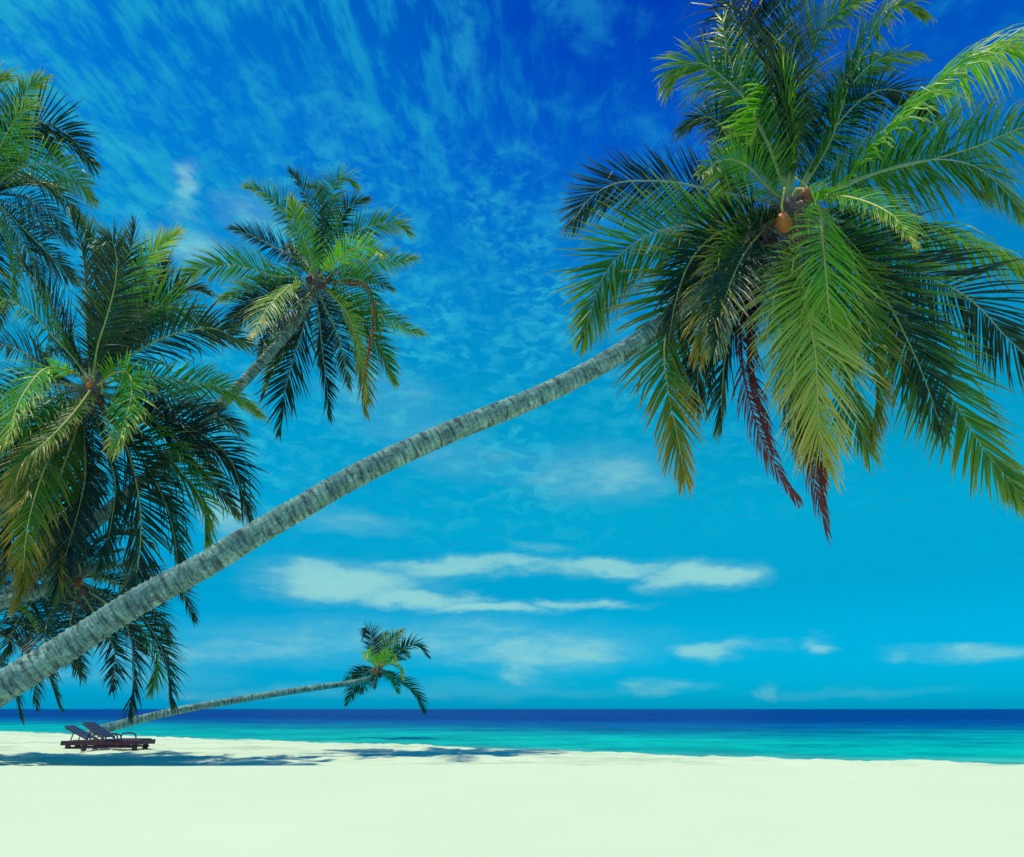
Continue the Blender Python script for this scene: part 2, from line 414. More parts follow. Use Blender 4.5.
def make_frond(palm, crown, ctrl, Y0, sgn, length, matk, n=70, lw=1.0, ll=0.27, droop=0.5, roll=0.0, ribk='rib',
               seed=0, depth_scale=1.0, maxd=3.0, ragged=0.20, rib_r=0.035, bow=0.0, fold=0.25, label=None, seg=4, wmul=1.0, face=0.55):
    """ctrl: pixel positions of the midrib; sgn: -1 towards the camera, +1 away. The depth is chosen so that the frond
    gets its real length."""
    r = random.Random(seed)
    if droop >= 1.0: face = 0.0; droop /= .75
    cum = [0]
    for (a, b) in zip(ctrl, ctrl[1:]): cum.append(cum[-1] + math.hypot(b[0] - a[0], b[1] - a[1]))
    def build(D):
        pts = []
        for (q, s) in zip(ctrl, cum):
            s /= cum[-1]
            dd = sgn * D * (s ** 0.9) + bow * 4 * s * (1 - s)
            pts.append(P(q[0], q[1], Y0 + dd))
        return pts
    lo, hi = 0.0, maxd
    for _ in range(14):
        mid = (lo + hi) / 2
        if catmull(build(mid), 30)[1] < length: lo = mid
        else: hi = mid
    pts, Ln = catmull(build(lo), n)
    pts[0] = crown + (pts[0] - crown)
    T = frames(pts)
    out = Vector((pts[-1].x - crown.x, pts[-1].y - crown.y, 0))
    if out.length < 0.1: out = Vector((0, -1, 0))
    out.normalize()
    # midrib
    V2 = []; F2 = []
    step = max(1, n // 24)
    idx = list(range(0, n + 1, step))
    if idx[-1] != n: idx.append(n)
    tube_into(V2, F2, [pts[i] for i in idx], [rib_r * (1 - 0.88 * (i / n)) * (1 + 0.9 * max(0, 1 - i / n * 8)) for i in idx], 6)
    # leaflets
    V = []; Fc = []; C = []
    start = int(n * 0.13)
    for i in range(start, n + 1):
        u = i / n
        t = T[i]
        hmag = sqrt(max(0, 1 - t.z * t.z))
        nn = Z * hmag - out * t.z
        nn = (nn - t * nn.dot(t))
        if nn.length < 1e-3: nn = Vector((0, -1, 0))
        nn.normalize()
        if face:
            # fronds twist on their stalk: part of the blade turns broadside on
            vd = Vector((0.0, -0.86, -0.5)); vd = vd - t * vd.dot(t)
            if vd.length > .2:
                vd.normalize()
                if vd.dot(nn) < 0: vd = -vd
                nn = nn.lerp(vd, face * min(1, 2.2 * u)); nn = (nn - t * nn.dot(t)).normalized()
        side = t.cross(nn).normalized()
        if roll:
            R = Matrix.Rotation(roll, 3, t)
            nn = R @ nn; side = R @ side
        us = (u - 0.13) / 0.87
        prof = (0.35 + 0.65 * min(1, us / 0.22)) * (1 - 0.62 * max(0, (us - 0.45) / 0.55) ** 1.5)
        ang = radians(28 + 34 * us + 18 * us ** 6)
        for sd in (-1, 1):
            if r.random() < ragged * 0.35: continue
            ln = ll * 1.08 * Ln * prof * (0.74 + 0.36 * r.random())
            a = ang + r.gauss(0, 0.07)
            lift = fold + r.gauss(0, 0.10)
            d0 = (side * sd * cos(a) + t * sin(a) + nn * lift).normalized()
            dr = droop * .75 * (0.55 + 0.9 * r.random()) * (1.3 if r.random() < ragged else 1)
            w = 0.021 * Ln / 5.0 * lw * (0.8 + 0.4 * r.random()) * wmul
            p = pts[i] + t * (r.random() - 0.5) * Ln / n
            rv = r.random()
            b = len(V)
            dcur = d0.copy()
            kink = r.randint(2, seg) if r.random() < ragged else 99
            tw = r.gauss(0, 0.35)
            for k in range(seg + 1):
                q = k / seg
                wd = t - dcur * t.dot(dcur)
                if wd.length < 1e-3: wd = side.copy()
                wd.normalize()
                wd = Matrix.Rotation(tw + 0.5 * sd * q, 3, dcur) @ wd
                ww = w * (0.65, 1.0, 0.92, 0.65, 0.06)[k] if seg == 4 else w * (0.8, 1.0, 0.6, 0.05)[k]
                up = dcur.cross(wd)
                if up.dot(nn) < 0: up = -up
                V.append(p + wd * ww); V.append(p + up * ww * .55); V.append(p - wd * ww)
                C.append((rv, u, q)); C.append((rv, u, q)); C.append((rv, u, q))
                g = dr * (0.10 + 0.55 * q)
                if k >= kink: g += 1.2
                dcur = (dcur + Vector((0, 0, -g))).normalized()
                p = p + dcur * (ln / seg)
            for k in range(seg):
                o = b + 3 * k
                Fc.append((o, o + 1, o + 4, o + 3)); Fc.append((o + 1, o + 2, o + 5, o + 4))
    fr = mesh_obj("frond", V, Fc, [M[matk]], parent=palm, cols=C)
    if label: fr["label"] = label
    mesh_obj("midrib", V2, F2, [M[ribk]], parent=fr, smooth=True)
    return fr

def make_trunk(palm, pts3, r0, r1, ring=0.085, sides=28, swell=0.0, seed=1):
    total = catmull(pts3, 40)[1]
    rings = max(8, int(total / ring))
    sub = 4
    pts, Ln = catmull(pts3, rings * sub)
    T = frames(pts)
    V = []; Fc = []; U = []
    Nn = (Z - T[0] * Z.dot(T[0])).normalized()
    r = random.Random(seed)
    tilt = [Vector((r.gauss(0, .16), r.gauss(0, .16), 0)) for _ in range(rings + 1)]
    depth = [0.7 + 0.6 * r.random() for _ in range(rings + 1)]
    n = len(pts)
    for i, p in enumerate(pts):
        Nn = (Nn - T[i] * Nn.dot(T[i])).normalized()
        B = T[i].cross(Nn)
        f = i / (n - 1)
        rad = r0 + (r1 - r0) * f + swell * math.exp(-f * 16)
        k = i % sub; ri = i // sub
        saw = (0.0, 0.085, 0.05, 0.02)[k] * depth[min(ri, rings)]
        for s in range(sides + 1):
            a = 2 * pi * s / sides
            dv = Nn * cos(a) + B * sin(a)
            wob = 1 + 0.05 * mn.noise(Vector((cos(a) * 1.2, sin(a) * 1.2, i * 0.03 + seed * 7))) + 0.02 * mn.noise(Vector((cos(a) * 4, sin(a) * 4, i * 0.4)))
            off = 0.05 * rad * (tilt[min(ri, rings)].x * cos(a) + tilt[min(ri, rings)].y * sin(a)) * 4
            V.append(p + dv * rad * (wob + saw) + T[i] * off)
            aa = min(s, sides - s) / sides * 2 * pi
            U.append((aa * rad * 1.0 if s <= sides // 2 else -aa * rad + 2 * pi * rad, i / sub))
    for i in range(n - 1):
        for s in range(sides):
            a = i * (sides + 1) + s
            Fc.append((a, a + 1, a + sides + 2, a + sides + 1))
    e = (n - 1) * (sides + 1)
    Fc.append(tuple(e + s for s in range(sides)))
    return mesh_obj("trunk", V, Fc, [M['bark']], parent=palm, smooth=True, uvs=U)

def coconut(palm, c, size, mk, seed=0, hang=Vector((0, 0, -1))):
    r = random.Random(seed)
    V = []; Fc = []
    ax = (hang + Vector((r.gauss(0, .3), r.gauss(0, .3), r.gauss(0, .15)))).normalized()
    n1 = ax.orthogonal().normalized(); n2 = ax.cross(n1)
    rows, sides = 12, 18
    for i in range(rows + 1):
        th = pi * i / rows
        for s in range(sides):
            a = 2 * pi * s / sides
            rr = sin(th) * (1 + 0.07 * cos(3 * a)) * (1.0 - 0.12 * cos(th))
            V.append(c + (n1 * cos(a) + n2 * sin(a)) * rr * size * 0.82 + ax * (-cos(th)) * size * 1.12)
    for i in range(rows):
        for s in range(sides):
            s2 = (s + 1) % sides
            Fc.append((i * sides + s, i * sides + s2, (i + 1) * sides + s2, (i + 1) * sides + s))
    o = mesh_obj("coconut", V, Fc, [M[mk]], parent=palm, smooth=True)
    V = []; Fc = []
    top = c - ax * size * 1.1
    pts, _ = catmull([top, top - ax * size * .7 + Vector((0, 0, .05)), top - ax * size * 1.2 + Vector((r.gauss(0, .1), r.gauss(0, .1), size * 1.6))], 6)
    tube_into(V, Fc, pts, [size * .13] * 7, 6)
    mesh_obj("stalk", V, Fc, [M['rib_yellow']], parent=o, smooth=True)
    return o

def fibre(palm, crown, rad, count, ln, seed, thick=0.006):
    r = random.Random(seed)
    V = []; Fc = []
    for _ in range(count):
        d = Vector((r.gauss(0, 1), r.gauss(0, 1), r.gauss(-.3, .8))).normalized()
        p = crown + d * rad * (0.5 + 0.6 * r.random())
        pts = [p.copy()]
        for k in range(4):
            d = (d + Vector((r.gauss(0, .55), r.gauss(0, .55), r.gauss(-.45, .4)))).normalized()
            p = p + d * ln * (0.15 + 0.2 * r.random())
            pts.append(p.copy())
        tube_into(V, Fc, pts, [thick, thick * .9, thick * .8, thick * .6, thick * .3], 3, cap=False)
    return mesh_obj("fibre", V, Fc, [M['fibre']], parent=palm)

def sheath(palm, crown, axis, rad, ln):
    """fibrous crownshaft the fronds spring from"""
    V = []; Fc = []
    pts = [crown - axis * ln * .6, crown - axis * ln * .3, crown, crown + axis * ln * .35, crown + axis * ln * .6]
    rr = [rad * .8, rad * 1.15, rad * 1.35, rad * .9, rad * .25]
    pts2, _ = catmull(pts, 16)
    radii = []
    for i in range(17):
        f = i / 16 * 4; k = min(3, int(f)); f -= k
        radii.append((rr[k] * (1 - f) + rr[k + 1] * f) * (1 + .10 * sin(i * 2.1)))
    tube_into(V, Fc, pts2, radii, 16)
    V = [v + Vector((mn.noise(v * 6), mn.noise(v * 6 + Vector((5, 0, 0))), mn.noise(v * 6 + Vector((0, 5, 0))))) * rad * .3 for v in V]
    return mesh_obj("leaf_sheath", V, Fc, [M['fibre']], parent=palm, smooth=True)

def palm(name, label, base, trunk3, r0, r1, crown_px, Y0, fronds, length, n=70, ll=0.25, maxd=3.0, group=None,
         sides=28, ring=0.085, swell=0.1, seed=1, rib_r=0.035, seg=4, lw=1.0, nfib=120, nuts=(), fill=0, fill_r=100):
    root = empty(name, base)
    tag(root, label, "palm tree", group)
    make_trunk(root, trunk3, r0, r1, ring, sides, swell, seed)
    crown = P(crown_px[0], crown_px[1], Y0)
    axis = (Vector(trunk3[-1]) - Vector(trunk3[-2])).normalized()
    axis = (axis + Z * .5).normalized()
    sheath(root, crown, axis, r1 * 1.0, r1 * 5)
    if nfib: fibre(root, crown - Z * r1 * .6, r1 * 2.0, nfib, r1 * 5, seed, thick=r1 * .028)
    fr_ = random.Random(seed + 500)
    fronds = list(fronds)
    for k in range(fill):
        a0 = 2 * pi * (k + fr_.random() * .8) / fill
        rr = fill_r * (.75 + .3 * fr_.random())
        cx, cy = crown_px
        dx, dy = cos(a0), -sin(a0)
        sag = .30 + .25 * fr_.random()
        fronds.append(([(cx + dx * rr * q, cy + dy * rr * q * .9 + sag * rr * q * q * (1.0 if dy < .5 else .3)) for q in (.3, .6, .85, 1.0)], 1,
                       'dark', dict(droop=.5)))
    for i, f in enumerate(fronds):
        ctrl, sgn, mk = f[0], f[1], f[2]
        kw = dict(f[3]) if len(f) > 3 else {}
        L_ = length * kw.pop('L', 1.0)
        kw.setdefault('n', n); kw.setdefault('ll', ll); kw.setdefault('maxd', maxd)
        kw.setdefault('rib_r', rib_r); kw.setdefault('seg', seg); kw.setdefault('lw', lw)
        j = random.Random(seed * 100 + i)
        c2 = [(crown_px[0] + j.uniform(-1, 1), crown_px[1] + j.uniform(-1, 1))] + list(ctrl)
        kw.setdefault('ribk', 'rib_dead' if mk in ('dead',) else ('rib_yellow' if mk in ('bright', 'yellow', 'rust') else 'rib'))
        if mk == 'dead': kw.setdefault('label', 'dry purple brown frond hanging down')
        if mk == 'red': kw.setdefault('label', 'dry rust red frond hanging down')
        make_frond(root, crown, c2, Y0, sgn, L_, mk, seed=seed * 1000 + i, **kw)
    for k, (nx_, ny_, dY, sz, mk) in enumerate(nuts):
        coconut(root, P(nx_, ny_, Y0 + dY), sz, mk, seed=k + seed)
    return root, crown

# ---- the big leaning palm
YB = 12.6
trunk_px = [(-260, 850, 9.9), (-120, 768, 10.0), (0, 689, 10.2), (70, 645, 10.4), (140, 600, 10.6), (203, 566, 10.75), (252, 536, 10.9), (356, 476, 11.2), (440, 436, 11.5),
            (524, 402, 11.8), (587, 372, 12.0), (650, 333, 12.2), (710, 285, 12.4), (760, 240, 12.55), (783, 214, 12.6)]
tp = [P(*q) for q in trunk_px]
tp[0].z = min(tp[0].z, sand_h(tp[0].x, tp[0].y)) - 0.15
big = [
    ([(760,200),(719,192),(678,183),(648,181),(617,183),(591,197),(573,222)], 1, 'dark', dict(droop=-.10, fold=.3, roll=.35, face=.8, ribk='rib_blue', ll=.23)),
    ([(755,214),(709,224),(683,226),(658,232),(630,246),(612,264),(599,285),(592,308),(584,336)], -1, 'green', dict(droop=.10, fold=.15, face=.9, ribk='rib_blue', ll=.23)),
    ([(775,160),(760,126),(750,108),(737,90),(719,74),(704,64),(691,63),(678,69),(669,84)], 1, 'green', dict(droop=.75, ll=.24, roll=.3, maxd=1.5)),
    ([(786,130),(782,92),(765,112),(745,150),(725,192),(713,232)], -1, 'bright', dict(droop=.9, ll=.17, maxd=1.6)),
    ([(768,110),(738,30),(722,-30),(700,-60)], 1, 'dark', dict(droop=.6)),
    ([(788,110),(783,40),(790,-20),(800,-80)], 1, 'dark', dict(droop=.35)),
    ([(800,120),(808,67),(821,28),(837,13),(860,0)], 1, 'green', dict(droop=.6, L=.85)),
    ([(826,150),(839,116),(849,85),(865,49),(883,23),(901,5),(922,14)], 1, 'green', dict(droop=1.1, ll=.15, roll=-.3, maxd=1.8)),
    ([(828,140),(845,95),(868,67),(890,56),(914,52)], 1, 'green', dict(droop=.15, roll=-.9, L=.85, ll=.22)),
    ([(820,150),(850,110),(880,90),(910,95),(930,110)], 1, 'dark', dict(droop=.4, roll=-.6, L=.85)),
    ([(830,190),(855,172),(870,152),(890,131),(914,110),(939,87),(965,68),(991,54),(1016,48),(1045,60),(1068,90)], 1, 'bright', dict(droop=1.5, ll=.17, n=145, maxd=.9, roll=-.2, fold=0)),
    ([(835,190),(880,172),(930,160),(975,147),(1000,136),(1030,126),(1070,130)], 1, 'green', dict(droop=.6, roll=-.5, maxd=1.2)),
    ([(860,178),(915,162),(950,160),(978,168),(1000,186),(1022,212)], 1, 'green', dict(droop=.35, roll=-.8, ribk='rib_blue', ll=.22)),
    ([(850,212),(903,226),(934,231),(965,242),(998,254),(1024,267),(1060,300)], -1, 'bright', dict(droop=1.5, ll=.20, roll=.1, maxd=.9, fold=0)),
    ([(850,225),(895,255),(934,280),(960,292),(985,313),(1003,334),(1024,354),(1042,380)], 1, 'dark', dict(droop=.3, ribk='rib_blue', face=.8)),
    ([(840,238),(880,280),(912,330),(937,372),(959,410),(985,451),(1007,477),(1024,500)], -1, 'green', dict(droop=.15, face=.85, ll=.20, n=145, ribk='rib', L=1.1, maxd=1.8)),
    ([(845,245),(880,290),(905,335),(925,380),(940,425)], 1, 'dark', dict(droop=.3, ll=.22)),
    ([(800,188),(819,208),(822,238),(826,277),(830,315),(838,344),(850,368)], -1, 'bright', dict(droop=.4, ll=.27, fold=.1, maxd=2.2, bow=-.9, face=.9)),
    ([(796,240),(805,300),(815,352),(817,390),(819,430),(828,466)], -1, 'yellow', dict(droop=.30, ll=.26, fold=.05, maxd=1.5, lw=.75, bow=-.8, face=.9)),
    ([(790,240),(785,290),(790,340),(800,390),(810,430)], -1, 'yellow', dict(droop=.35, ll=.24, fold=.05, maxd=1.0, lw=.8, bow=-.5, face=.9)),
    ([(755,226),(730,247),(694,273),(672,310),(664,350),(668,390),(676,430),(684,472)], -1, 'rust', dict(droop=.3, ll=.19, face=.85, maxd=2.0, bow=-.5)),
    ([(760,235),(735,265),(712,300),(700,345),(697,400)], -1, 'dark', dict(droop=.5, ll=.25, roll=.5, bow=-.3)),
    ([(752,225),(715,235),(690,262),(676,300),(668,345)], -1, 'dark', dict(droop=.6, ll=.23, bow=-.6)),
    ([(764,226),(744,244),(722,276),(706,316),(700,356)], -1, 'rust', dict(droop=.6, ll=.22, bow=-.5)),
    ([(765,228),(742,258),(725,300),(714,350)], -1, 'dark', dict(droop=.5, ll=.22, bow=-.4)),
    ([(768,240),(745,290),(728,340),(722,390),(722,420)], -1, 'dark', dict(droop=.5, ll=.22, bow=-.2)),
    ([(768,245),(745,300),(742,360),(755,420),(775,465),(796,498)], -1, 'dead', dict(droop=.9, ll=.11, lw=.6, fold=-.3, ragged=.6, maxd=1.5)),
    ([(772,245),(752,310),(748,365),(758,410),(770,450)], -1, 'dead', dict(droop=1.2, ll=.09, lw=.6, fold=-.3, ragged=.6, maxd=1.0)),
    ([(785,250),(783,330),(792,400),(808,460),(827,532)], -1, 'dead', dict(droop=.9, ll=.11, lw=.6, fold=-.3, ragged=.6, maxd=1.5)),
    ([(800,280),(805,350),(808,420),(822,480)], 1, 'dead', dict(droop=.6, ll=.13, lw=.6, fold=-.2, ragged=.6, maxd=1.5)),
    ([(820,245),(855,290),(872,345),(876,400),(870,435)], 1, 'rust', dict(droop=.6, ll=.22, roll=-.5, L=.9)),
    ([(825,196),(860,200),(893,216),(912,244)], -1, 'bright', dict(droop=.8, ll=.2, lw=.8, L=.75)),
    ([(770,190),(745,165),(722,160),(700,175)], -1, 'green', dict(droop=.7, L=.7, ll=.22)),
    ([(812,250),(835,330),(850,400),(868,450)], -1, 'green', dict(droop=.5, ll=.22, roll=-.3, L=.95)),
    ([(798,250),(800,330),(798,400),(806,450)], 1, 'rust', dict(droop=.6, ll=.22)),
    ([(745,150),(715,120),(700,118),(682,130)], 1, 'dark', dict(droop=.6, ll=.24, L=.8)),
    ([(770,150),(745,100),(730,60),(722,20)], 1, 'green', dict(droop=.4, ll=.25)),
]
nuts_big = [(783, 223, -.95, .20, 'nut_orange'), (764, 228, -.5, .15, 'nut_brown'), (806, 194, -.6, .15, 'nut_brown'), (772, 244, -.2, .16, 'nut_brown'),
            (797, 238, -.4, .15, 'nut_brown')]
palm("coconut_palm", "largest palm, long pale trunk leaning across the sky from lower left to upper right",
     (tp[0].x, tp[0].y, sand_h(tp[0].x, tp[0].y)), tp, 0.205, 0.172, (790, 207), YB, big, 5.3, n=132, lw=.82, maxd=2.6, seed=3,
     sides=36, ring=0.095, swell=.16, rib_r=.045, nfib=420, nuts=nuts_big)

bp = [o for o in col.objects if o.type == 'EMPTY' and o.name == 'coconut_palm'][0]
fibre(bp, P(766, 248, YB - .2), .55, 420, 1.3, 77, thick=.007)
# ---- palm behind, middle left
YBb = 19.5
bpx = [(-190, 755, 17.0), (-80, 668, 17.2), (0, 603, 17.5), (60, 552, 17.8), (110, 509, 18.0), (160, 466, 18.3), (200, 426, 18.6), (262, 362, 19.0), (296, 322, 19.3), (314, 288, 19.5)]
tb = [P(*q) for q in bpx]; tb[0].z = sand_h(tb[0].x, tb[0].y) - .1
fb = [
    ([(300,242),(290,222),(274,202),(262,192),(248,187)], 1, 'green', dict(droop=.5)),
    ([(300,262),(291,255),(272,246),(258,238),(233,229)], 1, 'dark', dict(droop=.5, L=.9)),
    ([(295,277),(274,276),(250,268),(225,265),(198,270),(180,283)], -1, 'green', dict(droop=.55)),
    ([(300,290),(285,292),(251,304),(236,315),(224,328)], 1, 'dark', dict(droop=.5)),
    ([(303,284),(292,285),(281,294),(268,308),(258,324),(250,340)], -1, 'yellow', dict(droop=.6, fold=0, ll=.25, lw=1.2)),
    ([(310,300),(304,325),(297,348),(291,368),(284,395),(281,430)], -1, 'dark', dict(droop=.45, ribk='rib_blue')),
    ([(317,300),(320,322),(322,346),(327,389),(328,414)], 1, 'dark', dict(droop=.5, ribk='rib_blue', ll=.2)),
    ([(330,292),(345,308),(356,330),(363,369),(364,408)], -1, 'rust', dict(droop=.5)),
    ([(330,290),(348,305),(366,324),(382,350),(393,380)], -1, 'green', dict(droop=.45)),
    ([(335,286),(350,294),(376,312),(402,326),(422,334)], 1, 'green', dict(droop=.4, ll=.2)),
    ([(330,275),(345,266),(363,262),(389,262),(415,259)], 1, 'green', dict(droop=.7)),
    ([(324,271),(338,260),(352,250),(370,246),(384,256)], -1, 'bright', dict(droop=.9, L=.85)),
    ([(326,262),(342,244),(356,232),(378,224),(398,224),(408,232)], 1, 'green', dict(droop=.6)),
    ([(314,255),(312,230),(308,205),(300,185),(290,173)], 1, 'dark', dict(droop=.4)),
    ([(320,255),(326,225),(332,200),(336,182),(346,178),(354,186)], 1, 'green', dict(droop=.6)),
    ([(319,256),(322,228),(322,206),(318,190),(310,186)], 1, 'green', dict(droop=.8, L=.9)),
    ([(311,258),(303,236),(297,214),(292,200)], -1, 'green', dict(droop=.6, L=.9)),
    ([(332,282),(350,278),(366,284),(374,306),(378,330)], -1, 'green', dict(droop=.8, L=.9)),
    ([(340,283),(362,284),(371,296),(372,322),(367,358),(362,396)], -1, 'red', dict(droop=1.2, ll=.05, ragged=.6, L=1.0, lw=1.8, ribk='rib', bow=-.9, maxd=1.0, n=100)),
    ([(332,295),(348,315),(358,345),(364,380),(364,404)], -1, 'yellow', dict(droop=.5, ll=.14, bow=-.5)),
    ([(305,295),(285,325),(268,350),(258,366)], 1, 'dark', dict(droop=.6)),
    ([(322,300),(338,335),(345,365),(348,385)], 1, 'dark', dict(droop=.6)),
    ([(300,270),(270,285),(245,290),(222,300)], 1, 'green', dict(droop=.6)),
    ([(325,262),(338,225),(350,205),(366,200)], 1, 'dark', dict(droop=.5, L=.9)),
    ([(306,298),(295,322),(280,350),(268,385)], -1, 'green', dict(droop=.6, ll=.22)),
    ([(308,295),(290,308),(270,330),(262,352)], -1, 'dark', dict(droop=.6, ll=.22)),
    ([(312,300),(300,330),(275,365),(262,398)], 1, 'dead', dict(droop=1.0, ll=.12, L=.9)),
]
palm("coconut_palm", "palm whose open round crown stands alone between the left cluster and the largest crown",
     (tb[0].x, tb[0].y, sand_h(tb[0].x, tb[0].y)), tb, 0.20, 0.145, (317, 281), YBb, fb, 4.0, n=78, ll=.24, fill=5, fill_r=90, maxd=3.2, seed=4,
     sides=20, ring=.12, rib_r=.035, seg=3, lw=1.25, nfib=160,
     nuts=[(309, 279, -.4, .13, 'nut_dark'), (322, 285, -.4, .13, 'nut_dark'), (329, 280, -.3, .12, 'nut_dark')])

# ---- left cluster
YC = 16.0
tc_ = [P(*q) for q in [(-240, 800, 15.0), (-150, 700, 15.0), (-60, 590, 15.2), (10, 500, 15.5), (60, 430, 15.8), (88, 392, 16.0)]]; tc_[0].z = sand_h(tc_[0].x, tc_[0].y) - .1
fc = [
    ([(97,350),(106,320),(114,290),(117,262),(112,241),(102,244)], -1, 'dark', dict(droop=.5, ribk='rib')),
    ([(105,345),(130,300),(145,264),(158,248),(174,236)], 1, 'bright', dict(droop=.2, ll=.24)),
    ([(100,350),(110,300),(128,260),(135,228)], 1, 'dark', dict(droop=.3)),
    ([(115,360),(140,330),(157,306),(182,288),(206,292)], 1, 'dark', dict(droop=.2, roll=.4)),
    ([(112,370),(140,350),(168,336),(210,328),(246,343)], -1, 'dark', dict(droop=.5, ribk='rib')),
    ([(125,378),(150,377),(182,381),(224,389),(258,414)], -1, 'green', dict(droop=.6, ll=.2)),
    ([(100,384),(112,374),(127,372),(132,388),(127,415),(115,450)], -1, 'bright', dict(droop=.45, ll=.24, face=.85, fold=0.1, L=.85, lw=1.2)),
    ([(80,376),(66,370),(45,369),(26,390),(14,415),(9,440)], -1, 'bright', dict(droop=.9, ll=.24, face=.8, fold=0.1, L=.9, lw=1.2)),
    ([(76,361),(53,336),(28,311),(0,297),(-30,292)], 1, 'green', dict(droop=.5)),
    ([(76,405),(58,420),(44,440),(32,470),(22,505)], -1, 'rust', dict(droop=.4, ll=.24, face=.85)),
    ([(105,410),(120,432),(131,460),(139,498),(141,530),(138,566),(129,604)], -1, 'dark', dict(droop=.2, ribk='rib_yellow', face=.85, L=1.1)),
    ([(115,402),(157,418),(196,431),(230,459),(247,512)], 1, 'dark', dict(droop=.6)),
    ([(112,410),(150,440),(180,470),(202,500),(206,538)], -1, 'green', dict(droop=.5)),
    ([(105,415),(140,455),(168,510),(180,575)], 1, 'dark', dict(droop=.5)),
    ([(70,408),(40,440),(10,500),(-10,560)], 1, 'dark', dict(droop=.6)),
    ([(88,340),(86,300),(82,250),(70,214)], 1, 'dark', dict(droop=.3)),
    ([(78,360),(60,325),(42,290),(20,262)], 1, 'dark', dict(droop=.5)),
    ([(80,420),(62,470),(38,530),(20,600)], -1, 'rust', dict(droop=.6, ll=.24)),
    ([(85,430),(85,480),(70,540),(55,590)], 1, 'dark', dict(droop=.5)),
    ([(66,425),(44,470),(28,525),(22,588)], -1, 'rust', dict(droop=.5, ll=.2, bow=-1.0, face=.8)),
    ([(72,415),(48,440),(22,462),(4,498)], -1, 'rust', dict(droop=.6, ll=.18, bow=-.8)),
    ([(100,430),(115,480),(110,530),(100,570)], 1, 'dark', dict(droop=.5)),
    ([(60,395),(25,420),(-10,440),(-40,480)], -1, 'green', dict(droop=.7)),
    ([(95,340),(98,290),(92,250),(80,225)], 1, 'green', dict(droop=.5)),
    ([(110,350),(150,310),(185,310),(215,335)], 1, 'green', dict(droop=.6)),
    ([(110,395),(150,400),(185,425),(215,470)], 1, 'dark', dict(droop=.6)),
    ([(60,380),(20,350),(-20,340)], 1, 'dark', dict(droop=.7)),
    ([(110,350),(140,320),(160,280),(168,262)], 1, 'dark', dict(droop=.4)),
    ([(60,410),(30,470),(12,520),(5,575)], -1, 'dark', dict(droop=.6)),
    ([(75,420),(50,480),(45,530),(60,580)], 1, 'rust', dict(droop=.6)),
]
palm("coconut_palm", "dense dark palm at the left, below the top left corner palm, above the leaning trunk",
     (tc_[0].x, tc_[0].y, sand_h(tc_[0].x, tc_[0].y)), tc_, 0.22, 0.17, (92, 388), YC, fc, 4.6, n=100, ll=.25, fill=8, fill_r=150, maxd=3.2, seed=5,
     sides=20, ring=.12, rib_r=.035, seg=4, lw=1.0, nfib=160,
     nuts=[(90, 385, -.6, .09, 'nut_orange'), (86, 402, -.3, .12, 'nut_dark'), (100, 400, -.3, .12, 'nut_dark')])

YA = 17.5
ta = [P(*q) for q in [(-420, 800, 15.7), (-330, 640, 16.1), (-220, 480, 16.5), (-110, 320, 17.0), (-40, 230, 17.4), (-18, 204, 17.5)]]; ta[0].z = sand_h(ta[0].x, ta[0].y) - .1
fa = [
    ([(-8,160),(8,120),(24,94),(40,79)], 1, 'green', dict(droop=.4)),
    ([(-5,160),(10,128),(24,112),(34,104)], -1, 'green', dict(droop=.6, L=.8)),
    ([(0,170),(28,128),(48,124),(70,136),(90,162)], 1, 'dark', dict(droop=.4)),
    ([(5,178),(30,165),(55,165),(76,178),(92,198)], -1, 'green', dict(droop=.9)),
    ([(5,160),(25,132),(46,140),(60,155)], 1, 'dark', dict(droop=.9, L=.85)),
    ([(5,195),(32,200),(54,215),(70,236)], 1, 'dark', dict(droop=.7)),
    ([(0,205),(20,225),(45,250),(72,278)], -1, 'dark', dict(droop=.5)),
    ([(0,208),(18,235),(34,265),(44,296)], 1, 'dark', dict(droop=.5)),
    ([(-5,215),(6,240),(13,262),(12,292)], -1, 'green', dict(droop=.7, L=.85)),
    ([(-12,215),(-8,250),(-2,285),(0,320)], 1, 'dark', dict(droop=.5)),
    ([(-20,150),(-18,110),(-10,85),(5,76)], 1, 'green', dict(droop=.6)),
    ([(-50,180),(-80,170),(-110,190)], 1, 'green', dict(droop=.7)),
    ([(-60,220),(-95,260)], -1, 'dark', dict(droop=.7)),
    ([(-30,240),(-50,290),(-60,330)], 1, 'dark', dict(droop=.6)),
    ([(10,185),(40,182),(62,196),(80,220)], 1, 'dark', dict(droop=.7)),
    ([(-45,150),(-70,110),(-90,100)], 1, 'green', dict(droop=.5)),
]
palm("coconut_palm", "palm crown at the top left corner of the view, above the dense left crown",
     (ta[0].x, ta[0].y, sand_h(ta[0].x, ta[0].y)), ta, 0.22, 0.16, (-12, 196), YA, fa, 4.2, n=86, ll=.27, fill=7, fill_r=90, maxd=2.6, seed=6,
     sides=18, ring=.12, rib_r=.03, seg=4, lw=1.05, nfib=60)

